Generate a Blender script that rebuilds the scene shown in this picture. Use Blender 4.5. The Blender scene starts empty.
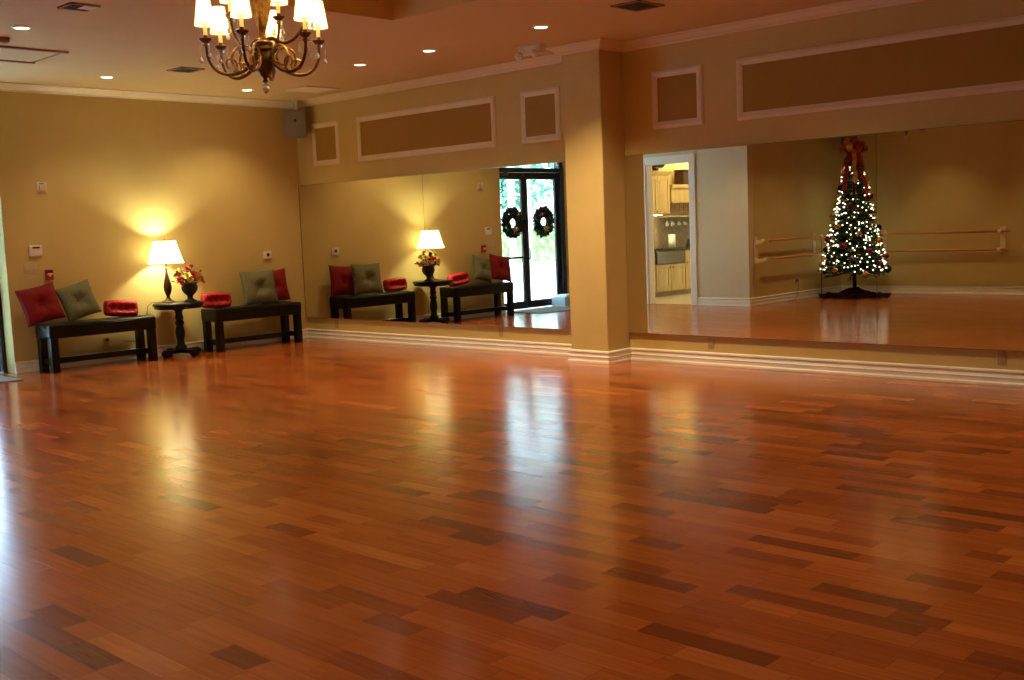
import bpy, bmesh, math, random
from mathutils import Vector, Matrix, noise
random.seed(7)
PI = math.pi
C = bpy.context.scene.collection
SC = bpy.context.scene
H = 3.26          # ceiling
CB = 3.1755       # bottom of the crown moulding

# ------------------------------------------------------------------ materials
def pm(name, rgb, rough=.6, metal=0., var=.12, scale=8., bump=0., spec=.5, emit=None, es=0., coords='Object', stretch=(1,1,1), coat=0.):
    m = bpy.data.materials.new(name); m.use_nodes = True
    nt = m.node_tree; b = nt.nodes['Principled BSDF']
    tc = nt.nodes.new('ShaderNodeTexCoord'); mp = nt.nodes.new('ShaderNodeMapping')
    mp.inputs['Scale'].default_value = stretch
    no = nt.nodes.new('ShaderNodeTexNoise'); no.inputs['Scale'].default_value = scale; no.inputs['Detail'].default_value = 4
    nt.links.new(tc.outputs[coords], mp.inputs[0]); nt.links.new(mp.outputs[0], no.inputs['Vector'])
    cr = nt.nodes.new('ShaderNodeValToRGB')
    cr.color_ramp.elements[0].position = .3; cr.color_ramp.elements[1].position = .7
    cr.color_ramp.elements[0].color = (*[c*(1-var) for c in rgb], 1)
    cr.color_ramp.elements[1].color = (*[min(1, c*(1+var)) for c in rgb], 1)
    nt.links.new(no.outputs['Fac'], cr.inputs[0]); nt.links.new(cr.outputs[0], b.inputs['Base Color'])
    b.inputs['Roughness'].default_value = rough; b.inputs['Metallic'].default_value = metal
    b.inputs['Specular IOR Level'].default_value = spec
    b.inputs['Coat Weight'].default_value = coat
    if bump:
        bp = nt.nodes.new('ShaderNodeBump'); bp.inputs['Strength'].default_value = bump; bp.inputs['Distance'].default_value = .01
        nt.links.new(no.outputs['Fac'], bp.inputs['Height']); nt.links.new(bp.outputs[0], b.inputs['Normal'])
    if emit:
        b.inputs['Emission Color'].default_value = (*emit, 1); b.inputs['Emission Strength'].default_value = es
    return m

WALL = (.60, .47, .185)
M = dict(
    wall=pm('wall_paint', WALL, .75, var=.03, scale=3, bump=.03, spec=.3),
    daylit_wall=pm('daylit_wall_paint', (.66, .60, .42), .75, var=.03, scale=3, spec=.3),  # daylight from the entry doors is put into this paler wall colour
    panel=pm('panel_paint', (.38, .225, .055), .8, var=.04, scale=3, spec=.25),
    ceil=pm('ceiling_paint', (.62, .475, .235), .85, var=.02, scale=2, spec=.2),
    tray=pm('tray_paint', (.70, .51, .19), .8, var=.03, scale=2, spec=.2),
    trim=pm('trim_paint', (.76, .67, .49), .45, var=.03, scale=6),
    base=pm('baseboard_paint', (.86, .84, .76), .4, var=.03, scale=6),
    white=pm('white_plastic', (.78, .74, .66), .4, var=.03),
    almond=pm('almond_plastic', (.60, .48, .28), .4, var=.03),
    outlet=pm('tan_plastic', (.42, .29, .13), .45, var=.03),
    dark=pm('dark_plastic', (.02, .02, .022), .4, var=.2),
    grey=pm('grey_speaker', (.20, .18, .155), .55, var=.08, scale=60),
    leather=pm('black_leather', (.0028, .0026, .0027), .33, var=.25, scale=40, bump=.1, spec=.27),
    blackwood=pm('black_wood', (.003, .0027, .0025), .33, var=.3, scale=25, stretch=(1, 1, .15), spec=.3),
    red=pm('red_fabric', (.22, .012, .015), .8, var=.18, scale=70, bump=.15, spec=.2),
    red2=pm('bright_red_fabric', (.42, .014, .018), .6, var=.15, scale=60, bump=.1, spec=.35),
    green=pm('olive_fabric', (.155, .165, .095), .75, var=.2, scale=55, bump=.18, spec=.25),
    bronze=pm('aged_bronze', (.075, .04, .018), .4, metal=.55, var=.35, scale=30, bump=.1),
    gold=pm('antique_gold', (.42, .22, .06), .35, metal=.8, var=.4, scale=35, bump=.15),
    gilt=pm('dark_gilt', (.15, .065, .02), .38, metal=.7, var=.4, scale=30, bump=.15),
    candle=pm('candle_sleeve', (.75, .42, .12), .5, var=.1, emit=(1, .55, .15), es=.35),
    iron=pm('black_frame', (.018, .014, .012), .4, metal=.3, var=.25, scale=20),
    vent=pm('vent_dark', (.05, .035, .022), .95, var=.3),
    brown=pm('brown_trim', (.30, .15, .07), .5, var=.15),
    fire=pm('fire_red', (.42, .012, .012), .35, var=.1),
    rod=pm('barre_wood', (.55, .24, .07), .35, var=.18, scale=20, stretch=(.1, .1, 1)),
    bracket=pm('bracket_white', (.78, .68, .5), .4, var=.05),
    needle=pm('fir_needles', (.022, .055, .018), .7, var=.5, scale=14),
    needle2=pm('wreath_needles', (.02, .045, .02), .7, var=.5, scale=14),
    bark=pm('bark', (.05, .03, .015), .8, var=.4),
    skirt=pm('dark_red_velvet', (.028, .006, .008), .9, var=.4, scale=10, spec=.1),
    bgold=pm('bauble_gold', (.75, .42, .06), .22, metal=.8, var=.1),
    bred=pm('bauble_red', (.25, .01, .02), .22, metal=.5, var=.1),
    bdark=pm('bauble_plum', (.06, .015, .03), .25, metal=.5, var=.1),
    ribr=pm('red_ribbon', (.42, .02, .02), .35, var=.3, scale=20),
    ribg=pm('gold_ribbon', (.70, .42, .10), .3, metal=.5, var=.3, scale=20),
    kwood=pm('pale_maple', (.60, .44, .16), .45, var=.14, scale=10, stretch=(1, 1, .12)),
    kwood2=pm('toe_kick_wood', (.30, .16, .045), .5, var=.2, scale=10),
    kwall=pm('kitchen_paint', (.80, .66, .32), .7, var=.03),
    stone=pm('dark_counter', (.04, .04, .035), .25, var=.5, scale=60),
    steel=pm('sink_steel', (.16, .14, .11), .3, metal=.8, var=.15, scale=20),
    paper=pm('white_paper', (.85, .82, .74), .8, var=.04),
    urn=pm('black_urn', (.018, .014, .012), .4, var=.4, scale=20, bump=.2),
    fred=pm('red_petals', (.62, .018, .012), .6, var=.3, scale=25),
    fyel=pm('yellow_petals', (.75, .52, .05), .6, var=.25, scale=25),
    forg=pm('orange_petals', (.65, .18, .02), .6, var=.25, scale=25),
    leaf=pm('green_leaf', (.06, .10, .02), .6, var=.4, scale=20),
    mat=pm('door_mat', (.20, .18, .15), .95, var=.25, scale=90, bump=.3, spec=.1),
    bluebox=pm('pale_blue_card', (.50, .60, .68), .6, var=.08),
    pave=pm('sunlit_paving', (.80, .78, .74), .9, var=.06, scale=2),
    lawn=pm('lawn', (.20, .38, .08), .9, var=.25, scale=2),
    hedge=pm('hedge_leaf', (.26, .42, .12), .7, var=.4, scale=3),
    tree=pm('tree_leaf', (.17, .36, .24), .7, var=.45, scale=1.5),
    colw=pm('porch_white', (.78, .80, .80), .7, var=.03),
    cord=pm('dark_cord', (.03, .025, .02), .5, var=.1),
    silver=pm('edge_steel', (.55, .45, .28), .25, metal=.9, var=.1),
    wicker=pm('dark_wicker', (.06, .03, .015), .7, var=.4, scale=40),
)

def floor_material():
    m = bpy.data.materials.new('cherry_planks'); m.use_nodes = True
    nt = m.node_tree; N = nt.nodes; L = nt.links; b = N['Principled BSDF']
    def math_(op, a, bb=None, c=None):
        n = N.new('ShaderNodeMath'); n.operation = op
        for i, v in enumerate((a, bb, c)):
            if v is None: continue
            if isinstance(v, (int, float)): n.inputs[i].default_value = v
            else: L.new(v, n.inputs[i])
        return n.outputs[0]
    def comb(x, y, z=0.):
        n = N.new('ShaderNodeCombineXYZ')
        for i, v in enumerate((x, y, z)):
            if isinstance(v, (int, float)): n.inputs[i].default_value = v
            else: L.new(v, n.inputs[i])
        return n.outputs[0]
    def white(v):
        n = N.new('ShaderNodeTexWhiteNoise'); n.noise_dimensions = '3D'; L.new(v, n.inputs['Vector']); return n
    tc = N.new('ShaderNodeTexCoord'); sp = N.new('ShaderNodeSeparateXYZ'); L.new(tc.outputs['Object'], sp.inputs[0])
    W = .108
    v = math_('DIVIDE', sp.outputs[1], W); row = math_('FLOOR', v); fv = math_('FRACT', v)
    r = white(comb(row, 3.7, 1.3)); sr = N.new('ShaderNodeSeparateXYZ'); L.new(r.outputs['Color'], sr.inputs[0])
    ln = math_('MULTIPLY_ADD', sr.outputs[0], .55, .60)
    u = math_('ADD', math_('DIVIDE', sp.outputs[0], ln), math_('MULTIPLY', sr.outputs[1], 17.3))
    idx = math_('FLOOR', u); fu = math_('FRACT', u)
    # a second, irregular cut splits some boards
    cut = white(comb(idx, row, 9.1)); cs = N.new('ShaderNodeSeparateXYZ'); L.new(cut.outputs['Color'], cs.inputs[0])
    cpos = math_('MULTIPLY_ADD', cs.outputs[0], .5, .25)
    half = math_('GREATER_THAN', fu, cpos)
    w2 = white(comb(math_('ADD', idx, math_('MULTIPLY', half, .37)), row, 5.5)); s2 = N.new('ShaderNodeSeparateXYZ'); L.new(w2.outputs['Color'], s2.inputs[0])
    cr = N.new('ShaderNodeValToRGB'); e = cr.color_ramp.elements
    e[0].position = 0.; e[0].color = (.165, .036, .010, 1)
    e[1].position = 1.; e[1].color = (.50, .15, .029, 1)
    for p, c in ((.06, (.22, .050, .011)), (.2, (.34, .079, .0145)), (.5, (.385, .094, .0165)), (.85, (.43, .111, .020))):
        x = e.new(p); x.color = (*c, 1)
    L.new(s2.outputs[0], cr.inputs[0])
    # grain
    gm = N.new('ShaderNodeTexNoise'); gm.inputs['Scale'].default_value = 1.; gm.inputs['Detail'].default_value = 6
    L.new(comb(math_('MULTIPLY', sp.outputs[0], 2.4), math_('MULTIPLY', sp.outputs[1], 55.), math_('MULTIPLY', s2.outputs[1], 40.)), gm.inputs['Vector'])
    gr = math_('MULTIPLY_ADD', gm.outputs['Fac'], .75, .62)
    # seams
    dv = math_('MINIMUM', fv, math_('SUBTRACT', 1., fv)); seam = math_('GREATER_THAN', dv, .014)
    du = math_('MULTIPLY', math_('MINIMUM', fu, math_('SUBTRACT', 1., fu)), ln)
    dc = math_('MULTIPLY', math_('ABSOLUTE', math_('SUBTRACT', fu, cpos)), ln)
    seam = math_('MULTIPLY', seam, math_('GREATER_THAN', math_('MINIMUM', du, dc), .0013))
    k = math_('MULTIPLY', gr, math_('MULTIPLY_ADD', seam, .42, .58))
    mx = N.new('ShaderNodeMix'); mx.data_type = 'RGBA'; mx.blend_type = 'MULTIPLY'; mx.inputs['Factor'].default_value = 1
    L.new(cr.outputs[0], mx.inputs['A']); cc = N.new('ShaderNodeCombineColor')
    for i in range(3): L.new(k, cc.inputs[i])
    L.new(cc.outputs[0], mx.inputs['B']); L.new(mx.outputs['Result'], b.inputs['Base Color'])
    rg = math_('MULTIPLY_ADD', s2.outputs[2], -.04, .195); L.new(rg, b.inputs['Roughness'])
    b.inputs['Specular IOR Level'].default_value = .5
    # each board lies very slightly out of level, and the finish undulates
    big = N.new('ShaderNodeTexNoise'); big.inputs['Scale'].default_value = 7.; L.new(tc.outputs['Object'], big.inputs['Vector'])
    hh = math_('MULTIPLY_ADD', fv, math_('MULTIPLY_ADD', s2.outputs[2], .8, -.4), math_('MULTIPLY', big.outputs['Fac'], .8))
    bp = N.new('ShaderNodeBump'); bp.inputs['Strength'].default_value = .10; bp.inputs['Distance'].default_value = .004
    L.new(hh, bp.inputs['Height']); L.new(bp.outputs[0], b.inputs['Normal'])
    return m
M['floor'] = floor_material()

def tile_material(name, c1, c2, mortar, size, rot=0., rough=.4, ax='XY'):
    m = bpy.data.materials.new(name); m.use_nodes = True
    nt = m.node_tree; b = nt.nodes['Principled BSDF']
    tc = nt.nodes.new('ShaderNodeTexCoord'); mp = nt.nodes.new('ShaderNodeMapping')
    if ax == 'YZ': mp.inputs['Rotation'].default_value = (rot, PI/2, 0)
    else: mp.inputs['Rotation'].default_value = (0, 0, rot)
    br = nt.nodes.new('ShaderNodeTexBrick'); br.offset = 0.; br.inputs['Scale'].default_value = 1.
    br.inputs['Brick Width'].default_value = size; br.inputs['Row Height'].default_value = size; br.inputs['Mortar Size'].default_value = .004
    br.inputs['Color1'].default_value = (*c1, 1); br.inputs['Color2'].default_value = (*c2, 1); br.inputs['Mortar'].default_value = (*mortar, 1)
    nt.links.new(tc.outputs['Object'], mp.inputs[0]); nt.links.new(mp.outputs[0], br.inputs['Vector']); nt.links.new(br.outputs[0], b.inputs['Base Color'])
    b.inputs['Roughness'].default_value = rough
    return m
M['ktile'] = tile_material('kitchen_floor_tile', (.62, .56, .42), (.58, .52, .38), (.35, .3, .2), .4)
M['splash'] = tile_material('backsplash_tile', (.26, .20, .12), (.20, .155, .095), (.11, .085, .05), .11, rot=PI/4, ax='YZ', rough=.35)

def mirror_material():
    m = bpy.data.materials.new('mirror_glass'); m.use_nodes = True
    nt = m.node_tree; nt.nodes.remove(nt.nodes['Principled BSDF'])
    g = nt.nodes.new('ShaderNodeBsdfGlossy'); g.inputs['Roughness'].default_value = 0.
    g.inputs['Color'].default_value = (.80, .81, .72, 1)
    nt.links.new(g.outputs[0], nt.nodes['Material Output'].inputs['Surface'])
    return m
M['mirror'] = mirror_material()

def pane_material():
    m = bpy.data.materials.new('clear_pane'); m.use_nodes = True
    nt = m.node_tree; nt.nodes.remove(nt.nodes['Principled BSDF'])
    t = nt.nodes.new('ShaderNodeBsdfTransparent'); t.inputs['Color'].default_value = (.90, .97, .98, 1)
    g = nt.nodes.new('ShaderNodeBsdfGlossy'); g.inputs['Roughness'].default_value = .02
    lw = nt.nodes.new('ShaderNodeLayerWeight'); f = nt.nodes.new('ShaderNodeMath'); f.operation = 'POWER'; nt.links.new(lw.outputs['Facing'], f.inputs[0]); f.inputs[1].default_value = 3.5
    mx = nt.nodes.new('ShaderNodeMixShader')
    nt.links.new(f.outputs[0], mx.inputs[0]); nt.links.new(t.outputs[0], mx.inputs[1]); nt.links.new(g.outputs[0], mx.inputs[2])
    nt.links.new(mx.outputs[0], nt.nodes['Material Output'].inputs['Surface'])
    return m
M['pane'] = pane_material()

def crystal_material():
    m = bpy.data.materials.new('crystal'); m.use_nodes = True
    b = m.node_tree.nodes['Principled BSDF']
    b.inputs['Base Color'].default_value = (.95, .9, .8, 1); b.inputs['Roughness'].default_value = .05
    b.inputs['Transmission Weight'].default_value = .75; b.inputs['IOR'].default_value = 1.5
    return m
M['crystal'] = crystal_material()

def shade_material(name, col, es, tint):
    m = bpy.data.materials.new(name); m.use_nodes = True
    nt = m.node_tree; nt.nodes.remove(nt.nodes['Principled BSDF'])
    tr = nt.nodes.new('ShaderNodeBsdfTranslucent'); tr.inputs['Color'].default_value = (*col, 1)
    df = nt.nodes.new('ShaderNodeBsdfDiffuse'); df.inputs['Color'].default_value = (*col, 1)
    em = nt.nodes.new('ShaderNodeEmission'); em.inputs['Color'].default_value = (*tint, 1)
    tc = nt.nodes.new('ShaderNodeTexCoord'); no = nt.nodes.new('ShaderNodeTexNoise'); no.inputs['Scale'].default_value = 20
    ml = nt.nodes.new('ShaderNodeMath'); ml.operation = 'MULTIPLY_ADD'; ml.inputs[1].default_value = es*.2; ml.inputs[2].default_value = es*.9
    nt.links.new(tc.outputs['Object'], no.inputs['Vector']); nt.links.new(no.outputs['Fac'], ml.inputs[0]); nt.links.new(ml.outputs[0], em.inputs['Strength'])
    m1 = nt.nodes.new('ShaderNodeMixShader'); m1.inputs[0].default_value = .5
    a1 = nt.nodes.new('ShaderNodeAddShader')
    nt.links.new(tr.outputs[0], m1.inputs[1]); nt.links.new(df.outputs[0], m1.inputs[2])
    nt.links.new(m1.outputs[0], a1.inputs[0]); nt.links.new(em.outputs[0], a1.inputs[1])
    nt.links.new(a1.outputs[0], nt.nodes['Material Output'].inputs['Surface'])
    return m
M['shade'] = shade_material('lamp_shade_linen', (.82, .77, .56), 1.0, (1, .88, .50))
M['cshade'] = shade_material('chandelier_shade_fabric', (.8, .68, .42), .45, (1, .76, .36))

def emit_material(name, col, s):
    m = bpy.data.materials.new(name); m.use_nodes = True
    b = m.node_tree.nodes['Principled BSDF']; b.inputs['Base Color'].default_value = (.8, .7, .5, 1)
    b.inputs['Emission Color'].default_value = (*col, 1); b.inputs['Emission Strength'].default_value = s
    return m
M['lens'] = emit_material('downlight_lens', (1, .88, .66), 3.5)
M['bulb'] = emit_material('fairy_bulb', (1, .90, .62), 2.6)
M['undercab'] = emit_material('cabinet_light', (1, .85, .45), 2.0)

# ------------------------------------------------------------------ mesh helpers
class MB:
    """collects shapes; build() links them as ONE mesh object"""
    def __init__(s): s.bm = bmesh.new()
    def box(s, x0, x1, y0, y1, z0, z1, bevel=0., seg=2):
        r = bmesh.ops.create_cube(s.bm, size=1.)
        for v in r['verts']:
            v.co = Vector(((x0+x1)/2+v.co.x*(x1-x0), (y0+y1)/2+v.co.y*(y1-y0), (z0+z1)/2+v.co.z*(z1-z0)))
        if bevel:
            es = list({e for v in r['verts'] for e in v.link_edges})
            bmesh.ops.bevel(s.bm, geom=es, offset=bevel, segments=seg, profile=.5, affect='EDGES')
        return s
    def lathe(s, prof, c=(0, 0, 0), n=28, groove=0, depth=0., twist=0., mi=0):
        rings = []
        for r, z in prof:
            ring = []
            for k in range(n):
                a = 2*PI*k/n
                rr = r*(1+depth*math.cos(groove*(a+twist*z))) if groove else r
                ring.append(s.bm.verts.new((c[0]+rr*math.cos(a), c[1]+rr*math.sin(a), c[2]+z)))
            rings.append(ring)
        for i in range(len(rings)-1):
            for k in range(n):
                f = s.bm.faces.new((rings[i][k], rings[i][(k+1) % n], rings[i+1][(k+1) % n], rings[i+1][k])); f.smooth = True
        for ring, fl in ((rings[0], True), (rings[-1], False)):
            if fl: ring = ring[::-1]
            try: s.bm.faces.new(ring)
            except ValueError: pass
        return s
    def shell(s, prof, c=(0, 0, 0), n=32):      # open lathe (lamp shades)
        rings = [[s.bm.verts.new((c[0]+r*math.cos(2*PI*k/n), c[1]+r*math.sin(2*PI*k/n), c[2]+z)) for k in range(n)] for r, z in prof]
        for i in range(len(rings)-1):
            for k in range(n):
                f = s.bm.faces.new((rings[i][k], rings[i][(k+1) % n], rings[i+1][(k+1) % n], rings[i+1][k])); f.smooth = True
        return s
    def tube(s, pts, r, n=8, cap=True):
        pts = [Vector(p) for p in pts]; rs = r if isinstance(r, (list, tuple)) else [r]*len(pts)
        rings = []; up = None
        for i, p in enumerate(pts):
            t = (pts[min(i+1, len(pts)-1)]-pts[max(i-1, 0)]).normalized()
            if up is None: up = Vector((0, 0, 1)) if abs(t.z) < .9 else Vector((1, 0, 0))
            sd = t.cross(up).normalized(); up = sd.cross(t).normalized()
            rings.append([s.bm.verts.new(p+(sd*math.cos(2*PI*k/n)+up*math.sin(2*PI*k/n))*rs[i]) for k in range(n)])
        for i in range(len(rings)-1):
            for k in range(n):
                f = s.bm.faces.new((rings[i][k], rings[i][(k+1) % n], rings[i+1][(k+1) % n], rings[i+1][k])); f.smooth = True
        if cap:
            s.bm.faces.new(rings[0][::-1]); s.bm.faces.new(rings[-1])
        return s
    def sphere(s, c, r, sub=2, sc=(1, 1, 1)):
        g = bmesh.ops.create_icosphere(s.bm, subdivisions=sub, radius=r)
        for v in g['verts']:
            v.co = Vector((v.co.x*sc[0]+c[0], v.co.y*sc[1]+c[1], v.co.z*sc[2]+c[2]))
            for f in v.link_faces: f.smooth = True
        return s
    def poly(s, pts):
        s.bm.faces.new([s.bm.verts.new(p) for p in pts]); return s
    def prism(s, pts2, axis, a, b):              # polygon extruded along an axis
        def mk(p, t):
            return {'x': (t, p[0], p[1]), 'y': (p[0], t, p[1]), 'z': (p[0], p[1], t)}[axis]
        A = [s.bm.verts.new(mk(p, a)) for p in pts2]; B = [s.bm.verts.new(mk(p, b)) for p in pts2]
        s.bm.faces.new(A[::-1]); s.bm.faces.new(B)
        n = len(pts2)
        for i in range(n): s.bm.faces.new((A[i], A[(i+1) % n], B[(i+1) % n], B[i]))
        return s
    def blade(s, p, d, w, ln, nrm):              # a leaf / needle: one bent quad pair
        d = d.normalized(); sd = d.cross(nrm)
        if sd.length < 1e-4: sd = d.cross(Vector((.3, .5, .8)))
        sd = sd.normalized()*w/2
        v = [s.bm.verts.new(q) for q in (p, p+d*ln*.5+sd, p+d*ln, p+d*ln*.5-sd)]
        s.bm.faces.new(v); return s
    def xf(s, m):
        bmesh.ops.transform(s.bm, matrix=m, verts=s.bm.verts); return s
    def build(s, name, mat, parent=None, loc=(0, 0, 0), fix=True, auto=0.):
        if fix: bmesh.ops.recalc_face_normals(s.bm, faces=s.bm.faces)
        me = bpy.data.meshes.new(name); s.bm.to_mesh(me); s.bm.free()
        me.materials.append(mat if not isinstance(mat, str) else M[mat])
        o = bpy.data.objects.new(name, me); C.objects.link(o); o.location = loc
        if parent: o.parent = parent
        return o

def tag(o, label, cat, group=None, kind=None):
    o['label'] = label; o['category'] = cat
    if group: o['group'] = group
    if kind: o['kind'] = kind
    return o
def thing(name, label, cat, loc=(0, 0, 0), rotz=0., group=None):
    o = bpy.data.objects.new(name, None); C.objects.link(o); o.location = loc; o.rotation_euler = (0, 0, rotz)
    return tag(o, label, cat, group)
def struct(o, label=None, cat=None):
    o['kind'] = 'structure'
    if label: o['label'] = label; o['category'] = cat
    return o
def dup(root, loc=None, rotz=None, label=None):
    r = root.copy(); C.objects.link(r)
    if loc is not None: r.location = loc
    if rotz is not None: r.rotation_euler = (0, 0, rotz)
    if label: r['label'] = label
    for ch in list(root.children):
        c = ch.copy(); C.objects.link(c); c.parent = r
        for g in list(ch.children):
            d = g.copy(); C.objects.link(d); d.parent = c
    return r
def lamp(kind, name, loc, power, col, size=.05, parent=None, **kw):
    l = bpy.data.lights.new(name, kind); l.energy = power; l.color = col
    if kind in ('POINT', 'SPOT'): l.shadow_soft_size = size
    for k, v in kw.items(): setattr(l, k, v)
    o = bpy.data.objects.new(name, l); C.objects.link(o); o.location = loc
    if parent: o.parent = parent
    return o

# ------------------------------------------------------------------ the room shell
X1, Y0, Y1, XR = 3.24, -6.46, -9.66, 14.0
XD = -.7
DW = (-4.08, -5.97)     # entry opening
COLX0, COLX1, COLY = 5.167, 5.664, -.381
def sbox(name, mat, *a, **k): return struct(MB().box(*a, **k).build(name, mat), *([]))
lab = lambda o, l, c: struct(o, l, c)
lab(sbox('floor', 'floor', -.36, XR, Y1-.2, .2, -.1, 0), 'polished reddish cherry plank dance floor', 'floor')
lab(sbox('floor_kitchen', 'ktile', -.3, X1, -10.4, Y0-.0751, -.1, .003), 'pale tile floor beyond the kitchen doorway', 'floor')
lab(sbox('wall_left', 'wall', XD, 0, DW[0], .2, -.1, 3.5, bevel=.012), 'golden painted wall behind the two black benches', 'wall')
lab(sbox('wall_mirrors', 'wall', 0, XR+.2, 0, .2, -.1, 3.5), 'golden painted wall that carries the large mirrors', 'wall')
lab(sbox('wall_behind', 'wall', X1-.2, XR+.2, Y1-.2, Y1, -.1, 3.5), 'golden painted wall with ballet barre', 'wall')
lab(sbox('wall_right', 'wall', XR, XR+.2, Y1, 0, -.1, 3.5), 'plain golden painted end wall', 'wall')
lab(sbox('wall_alcove', 'wall', X1-.2, X1, Y1, Y0-.15, -.1, 3.5), 'golden painted wall beside the decorated tree', 'wall')
# kitchen doorway wall
KX0, KX1, KZ = 1.23, 2.13, 2.42
mb = MB(); mb.prism([(XD, -.1), (KX0, -.1), (KX0, KZ), (KX1, KZ), (KX1, -.1), (X1, -.1), (X1, 3.5), (XD, 3.5)], 'y', Y0-.15, Y0)
lab(mb.build('wall_kitchen_side', 'daylit_wall'), 'wall with the kitchen doorway, coloured pale for daylight', 'wall')
# wall around the glass entry doors, arched over the transom
yc, hw, spring, rise = (DW[0]+DW[1])/2, (DW[0]-DW[1])/2, 2.44, .55
arch = [(yc-hw*math.cos(PI*k/18), spring+rise*math.sin(PI*k/18)) for k in range(19)]
mb = MB(); mb.prism([(Y0, -.1), (DW[1], -.1)]+arch+[(DW[0], -.1), (DW[0]+.001, -.1), (DW[0]+.001, 3.5), (Y0, 3.5)], 'x', -.37, -.22)
lab(mb.build('wall_entry', 'wall'), 'wall around the arched glass entry doors', 'wall')
# kitchen shell
lab(sbox('wall_kitchen_left', 'kwall', -.3, -.1, -10.4, Y0-.15, -.1, 3.5), 'cream wall behind the kitchen cabinets', 'wall')
lab(sbox('wall_kitchen_end', 'kwall', -.1, X1-.2, -10.6, -10.4, -.1, 3.5), 'cream end wall of the kitchen', 'wall')
# ceiling with its raised tray
TX0, TX1, TY0, TY1, TZ = 5.30, 7.75, -7.15, -2.76, 3.56
bm = MB()
xs = [XD, TX0, TX1, XR+.2]; ys = [-10.6, TY0, TY1, .2]
for i in range(3):
    for j in range(3):
        if i == 1 and j == 1: continue
        bm.poly([(xs[i], ys[j], H), (xs[i], ys[j+1], H), (xs[i+1], ys[j+1], H), (xs[i+1], ys[j], H)])
bmesh.ops.remove_doubles(bm.bm, verts=bm.bm.verts, dist=1e-4)
lab(bm.build('ceiling', 'ceil', fix=False), 'flat warm painted ceiling', 'ceiling')
bm = MB(); t = [(TX0, TY0), (TX1, TY0), (TX1, TY1), (TX0, TY1)]
for i in range(4):
    a, b2 = t[i], t[(i+1) % 4]
    bm.poly([(*a, H-.002), (*b2, H-.002), (*b2, TZ), (*a, TZ)])
bm.poly([(*p, TZ) for p in t])
lab(bm.build('ceiling_tray', 'tray'), 'raised tray in the ceiling above the chandelier', 'ceiling')
lab(sbox('roof', 'colw', XD-.03, XR+.4, -10.8, .4, 3.75, 3.85), 'roof slab', 'roof')
# free-standing pier between the two mirrors
lab(MB().box(COLX0, COLX1, COLY, 0, -.05, 3.4, bevel=.012).build('column', 'wall'), 'square golden pier between the mirrors', 'pillar')

# mouldings: a profile swept along the wall line, each stretch its own object
def sweep(path, prof, names, mat, label, cat, closed=False):
    P = [Vector(p) for p in path]; n = len(P)
    def rn(a, b):
        d = (b-a).normalized(); return Vector((d.y, -d.x))        # room lies to the right
    off = []
    for i in range(n):
        if i == 0: off.append(rn(P[0], P[1]))
        elif i == n-1: off.append(rn(P[-2], P[-1]))
        else:
            a, b = rn(P[i-1], P[i]), rn(P[i], P[i+1]); m = (a+b); off.append(m/(m.dot(a)))
    for i in range(n-1):
        b = MB()
        A = [b.bm.verts.new((*(P[i]+off[i]*o), z)) for o, z in prof]; B = [b.bm.verts.new((*(P[i+1]+off[i+1]*o), z)) for o, z in prof]
        for k in range(len(prof)-1): b.bm.faces.new((A[k], B[k], B[k+1], A[k+1]))
        b.bm.faces.new(A); b.bm.faces.new(B[::-1])
        o = b.build(names[i], mat); struct(o, label[i] if isinstance(label, list) else label, cat)
BASE = [(0, 0), (.030, 0), (.030, .018), (.021, .030), (.021, .060), (.026, .066), (.021, .073), (.015, .088), (.015, .104), (.024, .112), (.021, .125), (0, .1314)]
CROWN = [(0, CB), (.016, CB+.002), (.020, CB+.016), (.045, CB+.026), (.072, CB+.046), (.088, CB+.062), (.105, CB+.066), (.118, CB+.074), (.118, H), (0, H)]
main = [(0, DW[0]), (0, 0), (COLX0, 0), (COLX0, COLY), (COLX1, COLY), (COLX1, 0), (XR, 0), (XR, Y1), (X1, Y1), (X1, Y0), (KX1+.12, Y0)]
sweep(main, BASE, ['baseboard_left', 'baseboard_mirror', 'baseboard_column', 'baseboard_column', 'baseboard_column', 'baseboard_right_mirror', 'baseboard_end', 'baseboard_behind', 'baseboard_alcove', 'baseboard_kitchen_side'], 'base', 'white stepped baseboard', 'baseboard')
sweep([(KX0-.12, Y0), (-.22, Y0), (-.22, DW[1]-.005)], BASE, ['baseboard_entry', 'baseboard_entry'], 'base', 'white stepped baseboard', 'baseboard')
crownp = [(-.22, DW[0]), (0, DW[0])] + main[1:10] + [(-.22, Y0), (-.22, DW[0])]
sweep(crownp, CROWN, ['trim_%d' % (k+1) for k in range(len(crownp)-1)], 'trim', 'white crown moulding', 'crown moulding')
# framed panels above the mirrors
for i, (a, b) in enumerate([(.357, .941), (1.319, 3.832), (4.222, 4.806), (6.024, 6.631), (7.002, 10.35)]):
    z0, z1, w = 2.361, 2.938, .072
    m = MB()
    prof = [(0, 0), (.006, .012), (.03, .02), (.05, .014), (w, .010), (w, 0)]
    cs = [(a, z0), (b, z0), (b, z1), (a, z1)]; sg = [(1, 1), (-1, 1), (-1, -1), (1, -1)]
    rings = [[m.bm.verts.new((cs[k][0]+sg[k][0]*o, -d, cs[k][1]+sg[k][1]*o)) for k in range(4)] for o, d in prof]
    for q in range(len(prof)-1):
        for k in range(4): m.bm.faces.new((rings[q][k], rings[q][(k+1) % 4], rings[q+1][(k+1) % 4], rings[q+1][k]))
    fr = m.build('trim_panel_%d' % (i+1), 'trim')
    lab(fr, ['small framed wall panel next to the corner speaker', 'long framed wall panel over the left mirror', 'small framed wall panel left of the pier', 'small framed wall panel right of the pier', 'long framed wall panel over the right mirror'][i], 'wall panel')
    MB().box(a+w-.005, b-w+.005, -.004, 0, z0+w-.005, z1-w+.005).build('panel_face', 'panel', fr)
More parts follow.
